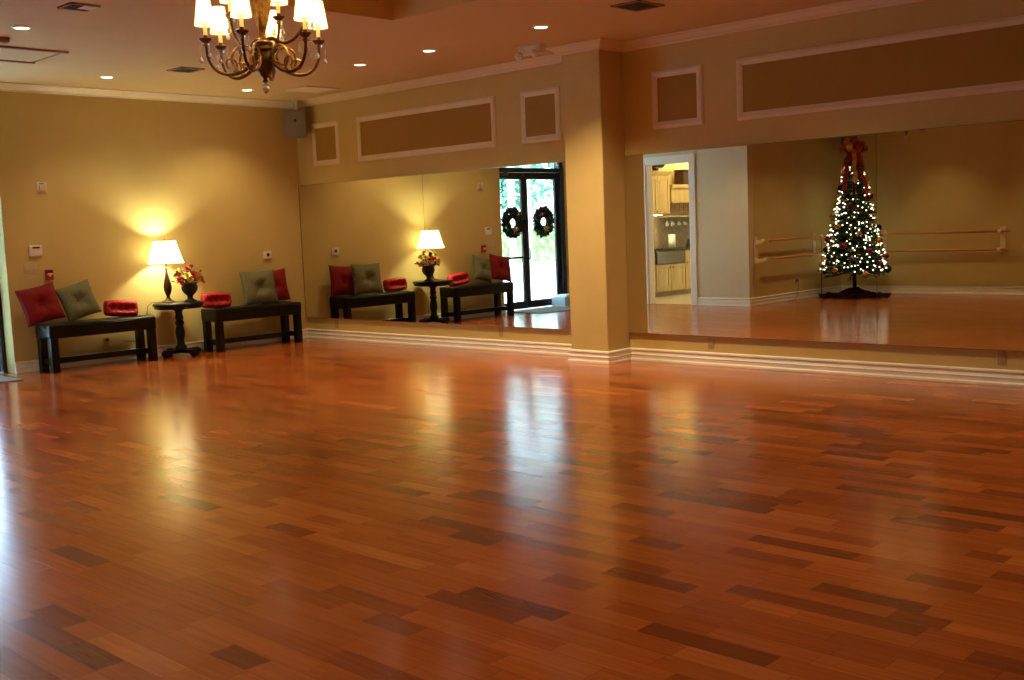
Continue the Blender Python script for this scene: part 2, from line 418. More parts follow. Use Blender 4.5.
# kitchen door casing
CZ = KZ
m = MB(); w = .115
for (a, b, c, d2) in ((KX0-w, KX0, -.0, CZ+w), (KX1, KX1+w, 0, CZ+w)): m.box(a, b, Y0, Y0+.022, c, d2, bevel=.006)
m.box(KX0, KX1, Y0, Y0+.022, CZ, CZ+w, bevel=.006)
m.box(KX0, KX0+.018, Y0-.16, Y0+.005, 0, CZ); m.box(KX1-.018, KX1, Y0-.16, Y0+.005, 0, CZ); m.box(KX0, KX1, Y0-.16, Y0+.005, CZ-.018, CZ)
lab(m.build('door_frame_kitchen', 'base'), 'white casing of the kitchen doorway', 'door frame')

# ------------------------------------------------------------------ glass entry doors
ym = -4.97
def leaf(name, y_hinge, y_meet, label, pull):
    t = thing(name, label, 'door', (-.30, 0, 0)); t['kind'] = 'structure'
    a, b = min(y_hinge, y_meet)+.004, max(y_hinge, y_meet)-.004
    st = .085
    hs = .085
    lo = a + (hs if pull == 2 else .075); hi = b - (.075 if pull == 2 else hs)
    m = MB()
    m.box(-.022, .022, a, lo, .012, 2.36, bevel=.003); m.box(-.022, .022, hi, b, .012, 2.36, bevel=.003)
    m.box(-.022, .022, lo, hi, .012, .14, bevel=.003); m.box(-.022, .022, lo, hi, 2.245, 2.36, bevel=.003)
    m.build('door_leaf_frame', 'iron', t)
    MB().box(-.004, .004, lo-.005, hi+.005, .135, 2.25).build('glass_pane', 'pane', t)
    m = MB(); m.box(.040, .066, lo-.03, hi+.03, .885, .925, bevel=.008)
    for yy in (lo-.02, hi+.02): m.box(.02, .045, yy-.02, yy+.02, .88, .93)
    if pull == 1: m.build('push_bar', 'iron', t)
    else:
        m.bm.free()
        MB().tube([(.022, hi+.03, .86), (.065, hi+.03, .86), (.065, hi+.03, 1.06), (.022, hi+.03, 1.06)], .010).build('pull_handle', 'iron', t)
    if pull == 1:
        m = MB(); m.box(.022, .065, hi-.32, hi-.02, 2.27, 2.335, bevel=.006)
        m.tube([(.05, hi-.28, 2.30), (.09, hi-.30, 2.345), (.05, hi-.10, 2.40)], .012); m.build('door_closer', 'iron', t)
    return t
leaf('door_1', -4.125, ym, 'dark framed glass door leaf with a push bar and wreath', 1)
leaf('door_2', -5.86, ym, 'dark framed glass door leaf with a tall pane and wreath', 2)
m = MB()
m.box(-.36, -.225, DW[1]+.002, -5.863, 0, 2.44); m.box(-.36, -.225, -4.122, DW[0]-.002, 0, 2.44); m.box(-.36, -.225, -5.863, -4.122, 2.363, 2.44, bevel=.003)
# arched frame above
for k in range(18):
    y0, z0 = arch[k]; y1_, z1_ = arch[k+1]
    sc = .90
    q = [(y0, z0), (y1_, z1_), (yc+(y1_-yc)*sc, spring+(z1_-spring)*sc), (yc+(y0-yc)*sc, spring+(z0-spring)*sc)]
    if k in (0, 17): q = [(p[0], max(p[1], spring)) for p in q]
    m.prism(q, 'x', -.36, -.24)
lab(m.build('door_frame_entry', 'iron'), 'black frame with arch around the glass entry doors', 'door frame')
tp = [(yc+(p[0]-yc)*.92, spring+(p[1]-spring)*.92) for p in arch]
lab(MB().prism(tp, 'x', -.304, -.296).build('window_1', 'pane'), 'arched glass transom above the entry doors', 'window')
# wreaths
def wreath(y, label):
    t = thing('wreath', label, 'wreath', (-.245, y, 1.505), group='wreaths on the entry doors')
    m = MB(); rnd = random.Random(int(abs(y)*1000))
    for k in range(2200):
        a = rnd.uniform(0, 2*PI); b = rnd.uniform(0, 2*PI); rr = .155+.075*math.cos(b)*rnd.uniform(.2, 1)
        p = Vector((.035*math.sin(b), rr*math.cos(a), rr*math.sin(a)))
        d = Vector((rnd.uniform(-.3, .6), math.cos(a+rnd.uniform(-.9, .9)), math.sin(a+rnd.uniform(-.9, .9))))
        inner = PI*.5 < b < PI*1.5
        if inner: d = Vector((d.x, -math.sin(a)+rnd.uniform(-.5, .5), math.cos(a)+rnd.uniform(-.5, .5)))
        m.blade(p, d, .026, rnd.uniform(.05, .10)*(.7 if inner else 1), Vector((rnd.uniform(-1, 1), rnd.uniform(-1, 1), rnd.uniform(-1, 1))))
    m.build('greenery', 'needle2', t, fix=False)
    for k in range(5):
        a = rnd.uniform(0, 2*PI)
        MB().sphere((.06, .16*math.cos(a), .16*math.sin(a)), .026, 2).build('bauble', ['bgold', 'bred'][k % 2], t)
    m = MB()
    for s in (-1, 1):
        m.tube([(.06, 0, .0), (.08, s*.03, .035), (.07, s*.06, .012), (.06, s*.03, -.015), (.06, 0, 0)], .012)
        m.tube([(.06, 0, 0), (.06, s*.02, -.04), (.055, s*.03, -.07)], .008)
    m.xf(Matrix.Translation((0, 0, -.12))); m.build('bow', 'ribg', t)
wreath(-4.61, 'round green wreath on the glass door with push bar')
wreath(-5.40, 'round green wreath on the glass door with the tall clear pane')

# ------------------------------------------------------------------ mirrors
def mirror(x0, x1, label):
    o = MB().box(x0, x1, -.030, 0, .294, 2.122).build('wall_mirror', 'mirror')
    tag(o, label, 'mirror', 'large wall mirrors')
    MB().box(x0, x1, -.033, 0, .288, .2955).build('bottom_shadow', 'brown', o)  # brown strip stands in for the shadow line under the mirror
    MB().box(x0, x1, -.032, 0, 2.1205, 2.1255).build('top_edge', 'silver', o)
    return o
ms = mirror(.012, 2.562, 'wall mirror next to the room corner, reflecting a black bench and the lamp')
MB().box(.008, .013, -.034, 0, .288, 2.125).build('side_edge', 'silver', ms)
mirror(2.566, 5.162, 'wall mirror left of the pier, reflecting the glass doors')
mirror(5.669, 8.393, 'wall mirror right of the pier, reflecting the kitchen doorway and tree')
mirror(8.397, 11.12, 'wall mirror reflecting the plain wall with the long barre')

# ------------------------------------------------------------------ benches
def make_bench(x0, x1, L, label):
    t = thing('padded_bench', label, 'bench', ((x0+x1)/2, 0, 0), group='black benches along the wall')
    w = (x1-x0)/2; l = L/2; lg = .085
    m = MB(); m.box(-w, w, -l, l, .385, .548, bevel=.022, seg=3)
    m.build('seat', 'leather', t)
    m = MB()      # piping around the pad
    z = .518; q = [(-w-.001, -l-.001), (w+.001, -l-.001), (w+.001, l+.001), (-w-.001, l+.001)]
    m.tube([(a, b, z) for a, b in q]+[(*q[0], z)], .004, 6); m.build('piping', 'leather', t)
    for sx in (-1, 1):
        for sy in (-1, 1):
            cx, cy = sx*(w-lg/2-.004), sy*(l-lg/2-.012)
            MB().box(cx-lg/2, cx+lg/2, cy-lg/2, cy+lg/2, 0, .39, bevel=.006).build('leg', 'leather', t)
    for sy in (-1, 1):
        cy = sy*(l-lg/2-.012)
        MB().box(-w+lg, w-lg, cy-.016, cy+.016, .085, .15, bevel=.004).build('stretcher', 'blackwood', t)
    MB().box(-.02, .02, -l+lg*.7, l-lg*.7, .085, .15, bevel=.004).build('stretcher', 'blackwood', t)
    return t
b1 = make_bench(.065, .445, 1.31, 'black leather bench holding a tilted red pillow and an olive pillow')
b1.location.y = -3.195
b2 = dup(b1, loc=(b1.location.x, -1.058, 0), label='black leather bench between the round table and the mirror corner')

# ------------------------------------------------------------------ cushions
def cushion(w, h, t, tufts, mat, p=2.3, pinch=.07, soft=.05, seed=1, n=34, rnd_c=0.):
    m = MB(); V = [[[None]*(n+1) for _ in range(n+1)] for s in (0, 1)]
    for s, sg in ((0, -1), (1, 1)):
        for i in range(n+1):
            for j in range(n+1):
                u, v = -1+2*i/n, -1+2*j/n
                uu = math.copysign(abs(u)**.85, u); vv = math.copysign(abs(v)**.85, v)
                th = (max(0, 1-abs(uu)**p)*max(0, 1-abs(vv)**p))**.5
                rc = 1-rnd_c*(uu*uu*vv*vv); x = w/2*uu*(1-pinch*(1-vv*vv))*rc; z = h/2*vv*(1-pinch*(1-uu*uu))*(1-2.2*rnd_c*uu*uu*vv*vv)
                dp = 1.
                for (tx, tz) in tufts:
                    r2 = ((x-tx)**2+(z-tz)**2)/(soft**2); dp -= .85*math.exp(-r2)
                    ang = math.atan2(z-tz, x-tx); rr = r2**.5
                    if rr < 4: dp -= .13*math.cos(ang*6+seed)*math.exp(-rr*.55)*min(1, rr)
                wr = .06*noise.noise(Vector((x*9+seed, z*9, sg*3.)))
                y = sg*t/2*th*max(.1, dp+wr)
                if s == 1 and (i in (0, n) or j in (0, n)): V[1][i][j] = V[0][i][j]
                else: V[s][i][j] = m.bm.verts.new((x, y, z))
    for s in (0, 1):
        for i in range(n):
            for j in range(n):
                f = (V[s][i][j], V[s][i+1][j], V[s][i+1][j+1], V[s][i][j+1]); 
                fc = m.bm.faces.new(f); fc.smooth = True
    return m
def place_cushion(name, label, size, tufts, mat, c, lean, roll, yaw=0., group=None, **k):
    w, h, t = size
    m = cushion(w, h, t, tufts, mat, **k)
    o = m.build(name, mat)
    tag(o, label, 'cushion', group)
    o.matrix_world = Matrix.Translation(c) @ Matrix.Rotation(math.radians(yaw), 4, 'Z') @ Matrix.Rotation(-math.radians(lean), 4, 'Y') @ Matrix.Rotation(math.radians(roll), 4, 'X') @ Matrix.Rotation(PI/2, 4, 'Z')
    for (tx, tz) in tufts:
        b = MB().sphere((0, 0, 0), .011, 2, (1, .6, 1)).build('button', mat, o); b.location = (tx, -t*.085-.002, tz)
    seam = MB()
    pts = []
    N = 12
    for s in range(4):
        for k2 in range(N):
            q = -1+2*k2/N
            u, v = [(q, -1), (1, q), (-q, 1), (-1, -q)][s]
            pin = k.get('pinch', .07)
            rcc = k.get('rnd_c', 0)*u*u*v*v; pts.append((w/2*u*(1-pin*(1-v*v))*(1-rcc), 0, h/2*v*(1-pin*(1-u*u))*(1-2.2*rcc)))
    seam.tube(pts+[pts[0]], .0045, 6).build('piping', mat, o)
    return o
place_cushion('square_pillow', 'tilted square red pillow at the left end of a black bench', (.45, .43, .18), [(0, 0)], 'red', (.190, -3.812, .776), 15, 10, group='square pillows on the benches', seed=2, soft=.075)
place_cushion('square_pillow', 'square olive green tufted pillow leaning beside the tilted red pillow', (.41, .41, .18), [(0, 0)], 'green', (.205, -3.375, .782), 16, 15, -6, group='square pillows on the benches', seed=5, soft=.075)
place_cushion('square_pillow', 'square red pillow behind the olive pillow near the mirror corner', (.46, .43, .14), [(0, 0)], 'red', (.130, -.620, .770), 7, 4, group='square pillows on the benches', seed=3)
place_cushion('square_pillow', 'square olive green pillow in front of a red pillow near the mirror corner', (.53, .44, .17), [(0, 0)], 'green', (.275, -.945, .776), 9, 1, group='square pillows on the benches', seed=8, soft=.075)
lt = [(-.12, .0), (-.04, .0), (.04, .0), (.12, .0)]
for y, l, s, rl in ((-2.85, 'small oblong bright red buttoned cushion on the bench left of the lamp', 1, -5), (-1.545, 'small oblong bright red buttoned cushion on the bench right of the flowers', 4, -2)):
    place_cushion('lumbar_cushion', l, (.42, .19, .16), lt, 'red2', (.185, y, .652), 8, rl, p=5., pinch=-.02, soft=.036, seed=s, rnd_c=.05, group='small red lumbar cushions')

# ------------------------------------------------------------------ round table with lamp and flowers
TC = (.33, -2.170); TT = .675
t = thing('round_side_table', 'round black pedestal table between the two benches', 'table', (*TC, 0))
MB().lathe([(.275, .600), (.29, .604), (.295, .612), (.29, .622), (.283, .628), (.297, .634), (.305, .645), (.305, .660), (.298, .670), (.287, TT), (.0, TT)], n=48).build('tabletop', 'blackwood', t)
MB().lathe([(.075, .085), (.07, .12), (.05, .15), (.042, .20), (.055, .24), (.060, .30), (.050, .36), (.040, .385), (.052, .40), (.056, .42), (.050, .44), (.038, .455), (.052, .475), (.05, .50), (.042, .53), (.05, .57), (.09, .595), (.10, .602)], n=28).build('pedestal', 'blackwood', t)
for k in range(4):
    m = MB(); m.box(.0, .25, -.035, .035, .045, .095, bevel=.01); m.box(.195, .27, -.04, .04, .03, .08, bevel=.012); m.lathe([(.024, 0), (.03, .008), (.03, .022), (.024, .03)], (.235, 0, 0), n=16)
    m.xf(Matrix.Rotation(PI/2*k+.12, 4, 'Z')); m.build('foot', 'blackwood', t)
LX, LY = .238, -2.245
t = thing('table_lamp', 'lit table lamp with cream shade and dark turned base', 'lamp', (LX, LY, TT))
MB().lathe([(.085, 0), (.088, .006), (.078, .016), (.05, .026), (.034, .04), (.026, .06)], n=28).build('lamp_foot', 'bronze', t)
MB().lathe([(.024, .058), (.020, .075), (.030, .105), (.044, .145), (.050, .19), (.046, .235), (.034, .29), (.021, .345), (.015, .385), (.013, .405), (.022, .412), (.023, .42), (.014, .428), (.011, .45)], n=28).build('lamp_stem', 'bronze', t)
m = MB(); m.tube([(0, 0, .45), (0, 0, .53)], .008); m.lathe([(.011, .75), (.011, .765), (.005, .78), (.0, .785)], n=12)
m.tube([(0, .035, .50), (0, .055, .58), (0, .045, .69), (0, 0, .745), (0, -.045, .69), (0, -.055, .58), (0, -.035, .50), (0, .035, .50)], .003, 6); m.build('harp', 'bronze', t)
prof = [(.216-.086*(k/10)**.92, .485+.275*k/10) for k in range(11)]
sh = MB().shell(prof, n=48).build('lamp_shade', 'shade', t, fix=False)
m = MB()
for r, z in ((.216, .485),):
    m.tube([(r*math.cos(2*PI*k/48), r*math.sin(2*PI*k/48), z) for k in range(49)], .003, 6)
m.build('shade_trim', 'candle', sh)
MB().tube([(.130*math.cos(2*PI*k/48), .130*math.sin(2*PI*k/48), .760) for k in range(49)], .003, 6).build('shade_trim', 'candle', sh)
MB().sphere((0, 0, .63), .030, 2, (1, 1, 1.25)).build('bulb', 'undercab', t)
MB().tube([(-.08, 0, .004), (-.14, -.02, .006), (-.20, -.12, .004), (-.215, -.17, -.04), (-.235, -.19, -.2), (-.240, -.21, -.40), (-.238, -.30, -.46), (-.240, -.5, -.44)], .0035, 6).build('cord', 'cord', t)
lamp('POINT', 'table_lamp_light', (LX, LY, TT+.645), 36, (1, .92, .55), .045)

VX, VY = .395, -2.035
t = thing('flower_urn', 'black urn of red and yellow artificial flowers on the round table', 'flowers', (VX, VY, TT))
MB().lathe([(.062, 0), (.066, .008), (.058, .018), (.034, .03), (.028, .05), (.036, .07), (.062, .095), (.080, .125), (.086, .155), (.080, .18), (.072, .19), (.086, .2), (.088, .208), (.07, .205), (.06, .18), (0, .17)], n=32, groove=14, depth=.03).xf(Matrix.Diagonal((1.16, 1.16, 1.13, 1))).build('urn', 'urn', t)
rnd = random.Random(11); m = MB(); stems = MB()
for k in range(230):
    a = rnd.uniform(0, 2*PI); e = rnd.uniform(.05, 1.5); r = rnd.uniform(.06, .17)
    p = Vector((.75*r*math.cos(a)*math.cos(e), r*1.1*math.sin(a)*math.cos(e), .22+r*math.sin(e)*1.2))
    m.blade(p, Vector((math.cos(a), math.sin(a), rnd.uniform(-.5, .9))), .026, rnd.uniform(.04, .08), Vector((rnd.uniform(-1, 1), rnd.uniform(-1, 1), 1)))
m.build('foliage', 'leaf', t, fix=False)
def blossom(p, r, mat, name):
    b = MB(); ax = (Vector(p)-Vector((0, 0, .2))).normalized()
    for ring, (n, tl, sc) in enumerate(((8, .35, 1.), (7, .9, .85), (5, 1.3, .55))):
        for k in range(n):
            a = 2*PI*k/n+ring*.4+rnd.uniform(-.2, .2)
            s1 = ax.orthogonal().normalized(); s2 = ax.cross(s1)
            d = (s1*math.cos(a)+s2*math.sin(a))*math.cos(tl)+ax*math.sin(tl)
            b.blade(Vector(p), d, r*.75*sc, r*1.1*sc, ax)
    b.sphere(p, r*.33, 1); b.build(name, mat, t, fix=False)
for i, (y, z, x, r, mt) in enumerate([(-.03, .40, .02, .060, 'fred'), (.00, .33, .10, .058, 'fred'), (-.155, .27, .05, .048, 'fred'), (-.135, .33, .02, .045, 'fred'), (.06, .43, -.02, .04, 'fred'), (-.09, .32, .11, .055, 'fyel'), (-.06, .275, .13, .05, 'fyel'), (.085, .35, .07, .052, 'fyel'), (.15, .37, .0, .045, 'fyel'), (-.15, .385, .0, .04, 'fyel'), (.12, .29, .08, .045, 'forg'), (.16, .25, .02, .045, 'forg'), (-.13, .24, .07, .04, 'fred'), (.05, .28, .13, .045, 'forg'), (-.11, .33, -.10, .05, 'forg'), (.02, .36, -.12, .055, 'forg'), (.1, .27, -.11, .05, 'fred')]):
    stems.tube([(0, 0, .17), (x*.5, y*.5, .17+(z-.17)*.6), (x, y, z)], .003, 5)
    blossom((x, y, z), r, mt, {'fred': 'red_blossom', 'fyel': 'yellow_blossom', 'forg': 'orange_blossom'}[mt])
stems.build('stems', 'leaf', t)

# ------------------------------------------------------------------ fittings on the left wall
def wallthing(name, label, cat, y, z, group=None): return thing(name, label, cat, (-.001, y, z), group=group)
t = wallthing('strobe_alarm', 'white alarm strobe high on the wall above the thermostat', 'alarm', -3.61, 2.105)
MB().box(0, .02, -.056, .056, -.062, .062, bevel=.006).build('back_plate', 'white', t); MB().box(.02, .045, -.04, .04, -.045, .03, bevel=.012).build('strobe_lens', 'almond', t)
MB().box(.02, .022, -.03, .03, .036, .05).build('grille', 'grey', t)
t = wallthing('thermostat', 'white thermostat with dark display above the light switches', 'thermostat', -3.74, 1.385, 'thermostats')
MB().box(0, .03, -.075, .075, -.065, .06, bevel=.01).build('body', 'white', t); MB().box(.03, .0315, -.042, .042, .025, .045).build('display', 'dark', t)
t = wallthing('light_switch', 'almond plate of three light switches below the thermostat', 'light switch', -3.815, 1.19)
MB().box(0, .007, -.075, .075, -.058, .058, bevel=.003).build('switch_plate', 'almond', t)
for k in (-1, 0, 1): MB().box(.007, .012, k*.046-.015, k*.046+.015, -.033, .033, bevel=.003).build('rocker', 'almond', t)
t = wallthing('fire_alarm_pull', 'red fire alarm pull station above the red pillow', 'fire alarm', -3.61, 1.10)
MB().box(0, .045, -.043, .043, -.062, .06, bevel=.006).build('body', 'fire', t); MB().box(.045, .052, -.03, .03, .0, .018, bevel=.002).build('pull_bar', 'white', t); MB().box(.045, .05, -.008, .008, -.02, .0).build('pull_stem', 'white', t); MB().box(.045, .048, -.032, .032, .026, .048).build('dark_band', 'dark', t)
t = wallthing('thermostat', 'small white control with dark dial by the mirror corner', 'thermostat', -.605, 1.19, 'thermostats')
MB().box(0, .025, -.06, .06, -.052, .052, bevel=.008).build('body', 'white', t); MB().lathe([(.022, 0), (.022, .006), (0, .006)], n=20).xf(Matrix.Translation((.025, 0, .005)) @ Matrix.Rotation(PI/2, 4, 'Y')).build('dial', 'dark', t)
def outlet(loc, rotz, label, mat='outlet'):
    t = thing('wall_outlet', label, 'outlet', loc, rotz, 'wall outlets')
    MB().box(-.035, .035, -.006, 0, -.057, .057, bevel=.003).build('cover_plate', mat, t)
    for s in (-1, 1):
        m = MB(); m.box(-.017, .017, -.008, -.006, s*.026-.014, s*.026+.014, bevel=.002); m.build('socket', mat, t)
    return t
t = outlet((0, -2.975, .25), PI/2, 'wall outlet with a black plug beneath a bench')
MB().box(-.016, .016, -.045, -.008, .01, .042, bevel=.005).build('plug', 'dark', t)
outlet((.667, 0, .215), 0, 'tan outlet under the mirror nearest the room corner')
outlet((3.775, 0, .23), 0, 'tan outlet under the mirror that shows the glass doors')
outlet((6.66, 0, .225), 0, 'tan outlet under the mirror just right of the pier')
outlet((9.446, 0, .228), 0, 'tan outlet under the mirror at the far right')
t = outlet((X1, -7.98, .30), PI/2, 'outlet with a plugged cord beside the decorated tree')
m = MB(); m.box(-.016, .016, -.05, -.008, .01, .042, bevel=.005); m.tube([(0, -.045, .02), (.02, -.06, -.1), (.06, -.05, -.25), (.15, -.05, -.296), (.5, -.12, -.296)], .004); m.build('plug', 'dark', t)
# corner speakers
t = thing('corner_speaker', 'grey loudspeaker hung high in the corner by the mirror', 'speaker', (.265, -.185, 2.935), -PI/4, 'corner speakers')
m = MB(); fr, bk = .150, .085
m.prism([(.09, -fr), (.09, fr), (-.10, bk), (-.10, -bk)], 'z', -.185, .185)
es = list(m.bm.edges); bmesh.ops.bevel(m.bm, geom=es, offset=.008, segments=2, affect='EDGES'); m.build('cabinet', 'grey', t)
MB().box(.0895, .096, -.135, .135, -.17, .17, bevel=.004).build('grille', 'grey', t)
MB().lathe([(.02, 0), (.02, .003), (0, .003)], n=16).xf(Matrix.Translation((.096, 0, .04)) @ Matrix.Rotation(PI/2, 4, 'Y')).build('badge', 'dark', t)
m = MB(); m.box(-.07, .0, -.02, .02, .18, .325, bevel=.004); m.box(-.075, .03, -.04, .04, .312, .325); m.build('bracket', 'trim', t)
sp2 = dup(t, (3.505, -9.40, 2.86), PI/4, 'grey loudspeaker hung high above the decorated tree')
MB().box(-.06, -.01, -.018, .018, .32, .3995).build('hanger', 'trim', sp2)

# ------------------------------------------------------------------ ceiling fittings
WARM = (1, .69, .345)
def downlight(x, y, label, power=55, col=WARM, cone=118):
    t = thing('recessed_downlight', label, 'downlight', (x, y, H), group='recessed ceiling downlights')
    MB().shell([(.058, -.004), (.059, -.011), (.064, -.013), (.074, -.008), (.080, 0)], n=32).build('trim_ring', 'white', t)
    MB().lathe([(.0595, -.008), (.0595, -.003)], n=28).build('lens', 'lens', t)
    l = lamp('SPOT', 'downlight_beam', (0, 0, -.03), power, col, .05, t, spot_size=math.radians(cone), spot_blend=.85)
    return t
DLS = [(.85, -1.32, 'downlight nearest the room corner speaker'), (3.205, -1.44, 'downlight over the left mirror, second from the corner'), (4.302, -1.43, 'downlight over the left mirror, third from the corner'), (5.85, -1.457, 'downlight in front of the golden pier'), (1.042, -3.239, 'downlight above the bench with the tilted red pillow'), (3.315, -5.12, 'downlight beside the dark ceiling vent, left of the chandelier')]
PW = [36, 42, 46, 120, 26, 45]
for (x, y, l), p in zip(DLS, PW): downlight(x, y, l, p)
for x, y, p, l in ((8.2, -1.46, 42, 'added unseen downlight over the mirror right of the pier'), (10.6, -1.46, 34, 'added unseen downlight over the mirror at the far right'), (5.2, -8.75, 24, 'downlight above the long barre'), (9.3, -6.6, 48, 'added unseen downlight over the middle of the dance floor'), (11.6, -4.0, 34, 'added unseen downlight at the far side of the dance floor'), (7.0, -8.75, 22, 'downlight near the end of the long barre'), (4.75, -7.2, 34, 'added unseen downlight brightening the wall beside the fir tree')): downlight(x, y, l, p, cone=88 if y == -8.75 else 118)  # unseen fill downlights added for light, except the two along the long barre
def vent(x, y, sx, sy, label, rz=0., pale=False):
    t = thing('ceiling_vent', label, 'vent', (x, y, H), rz, 'ceiling air vents')
    m = MB(); w = .025
    m.box(-sx/2, sx/2, -sy/2, -sy/2+w, -.012, 0); m.box(-sx/2, sx/2, sy/2-w, sy/2, -.012, 0); m.box(-sx/2, -sx/2+w, -sy/2, sy/2, -.012, 0); m.box(sx/2-w, sx/2, -sy/2, sy/2, -.012, 0)
    m.build('vent_frame', 'trim' if pale else 'brown', t)
    MB().box(-sx/2+w, sx/2-w, -sy/2+w, sy/2-w, -.004, -.001).build('backing', 'trim' if pale else 'vent', t)
    m = MB(); k = int((sy-2*w)/.035)
    for i in range(k):
        yy = -sy/2+w+.0175+i*.035
        m.prism([(yy-.012, -.004), (yy+.006, -.012), (yy+.009, -.012), (yy-.009, -.004)], 'x', -sx/2+w, sx/2-w)
    m.build('slat', 'trim' if pale else 'vent', t)
    return t
v = vent(4.36, -5.12, .235, .235, 'dark ceiling vent with a pale patch, left of the chandelier')
MB().box(-.03, .09, .0, .11, -.014, -.0121).build('pale_flap', 'white', v)
vent(1.94, -2.80, .30, .28, 'dark ceiling vent partly behind the chandelier')
vent(6.98, -1.50, .30, .36, 'dark ceiling vent to the right of the pier')
vent(1.28, -.65, .46, .5, 'pale flat ceiling vent close to the corner speaker', pale=True)
t = thing('ceiling_hatch', 'ceiling access hatch with brown edges above the entry', 'hatch', (1.97, -4.98, H))
MB().box(-.36, .36, -.66, .66, -.004, 0).build('hatch_panel', 'ceil', t)
m = MB(); m.box(-.40, -.345, -.70, .70, -.016, 0); m.box(.345, .40, -.70, .70, -.016, 0); m.box(-.345, .345, .66, .675, -.010, 0); m.box(-.345, .345, -.70, -.66, -.016, 0); m.build('hatch_frame', 'brown', t)
t = thing('smoke_detector', 'small round smoke detector by the ceiling hatch', 'smoke detector', (2.74, -5.05, H))
MB().lathe([(.0, -.045), (.045, -.045), (.06, -.035), (.066, 0)], n=28).build('body', 'brown', t)
t = thing('emergency_light', 'twin-head emergency light on the ceiling left of the pier', 'emergency light', (5.06, -.72, H))
MB().box(-.145, .145, -.05, .05, -.085, 0, bevel=.008).build('housing', 'base', t)
for s in (-1, 1):
    m = MB().lathe([(.012, 0), (.034, .018), (.040, .045), (.040, .06), (.034, .058), (.0, .05)], n=22)
    m.xf(Matrix.Translation((s*.115, -.045, -.072)) @ Matrix.Rotation(math.radians(18*s), 4, 'Y') @ Matrix.Rotation(math.radians(125), 4, 'X'))
    h = m.build('lamp_head', 'white', t)
    MB().lathe([(.031, 0), (.031, .004), (0, .004)], n=18).xf(Matrix.Translation((s*.115, -.045, -.072)) @ Matrix.Rotation(math.radians(18*s), 4, 'Y') @ Matrix.Rotation(math.radians(125), 4, 'X') @ Matrix.Translation((0, 0, .058))).build('lamp_lens', 'white', h)

# ------------------------------------------------------------------ chandelier
CHX, CHY = 6.52, -4.95
# local frame: +x points to the right as seen from the doors' far corner, +y away; arms are set by angle from the line of sight
CR = math.radians(55.4)
ch = thing('chandelier', 'gilded chandelier with small lit shades and hanging crystals', 'chandelier', (CHX, CHY, 0), CR)
MB().lathe([(.0, 3.56), (.075, 3.558), (.08, 3.545), (.06, 3.53), (.03, 3.515), (.012, 3.50)], n=28).build('ceiling_canopy', 'gilt', ch)
m = MB(); m.tube([(0, 0, 3.52), (0, 0, 3.18)], .008); m.build('rod', 'gilt', ch)
MB().lathe([(.012, 3.20), (.03, 3.18), (.045, 3.15), (.03, 3.12), (.025, 3.10), (.048, 3.08), (.058, 3.05), (.062, 3.01), (.058, 2.96), (.047, 2.89), (.036, 2.83), (.026, 2.78), (.020, 2.74), (.024, 2.725), (.040, 2.71), (.045, 2.70)], n=72, groove=4, depth=.17, twist=24).build('twisted_column', 'gold', ch)
MB().lathe([(.03, 2.715), (.058, 2.70), (.064, 2.692), (.058, 2.684), (.054, 2.672), (.060, 2.662), (.064, 2.655), (.058, 2.648), (.05, 2.642)], n=36).build('collar', 'gilt', ch)
MB().lathe([(.05, 2.645), (.056, 2.63), (.066, 2.60), (.068, 2.575), (.060, 2.545), (.044, 2.515), (.028, 2.49), (.015, 2.475), (.010, 2.465), (.017, 2.456), (.018, 2.45), (.008, 2.443)], n=72, groove=5, depth=.15, twist=26).build('bowl', 'gilt', ch)
MB().lathe([(.003, 2.445), (.010, 2.435), (.020, 2.42), (.024, 2.405), (.018, 2.388), (.006, 2.375), (.001, 2.372)], n=12).build('finial_crystal', 'crystal', ch)
def drop(p, ln, parent):
    m = MB(); x, y, z = p
    m.tube([(x, y, z), (x, y, z-.02)], .0015, 5)
    zz = z-.02
    while zz > z-ln+.05:
        m.sphere((x, y, zz-.007), .006, 1); zz -= .016
    m.lathe([(.001, zz), (.006, zz-.012), (.015, zz-.032), (.012, zz-.042), (.001, zz-.050)], (x, y, 0), n=8)
    m.build('crystal_drop', 'crystal', parent)
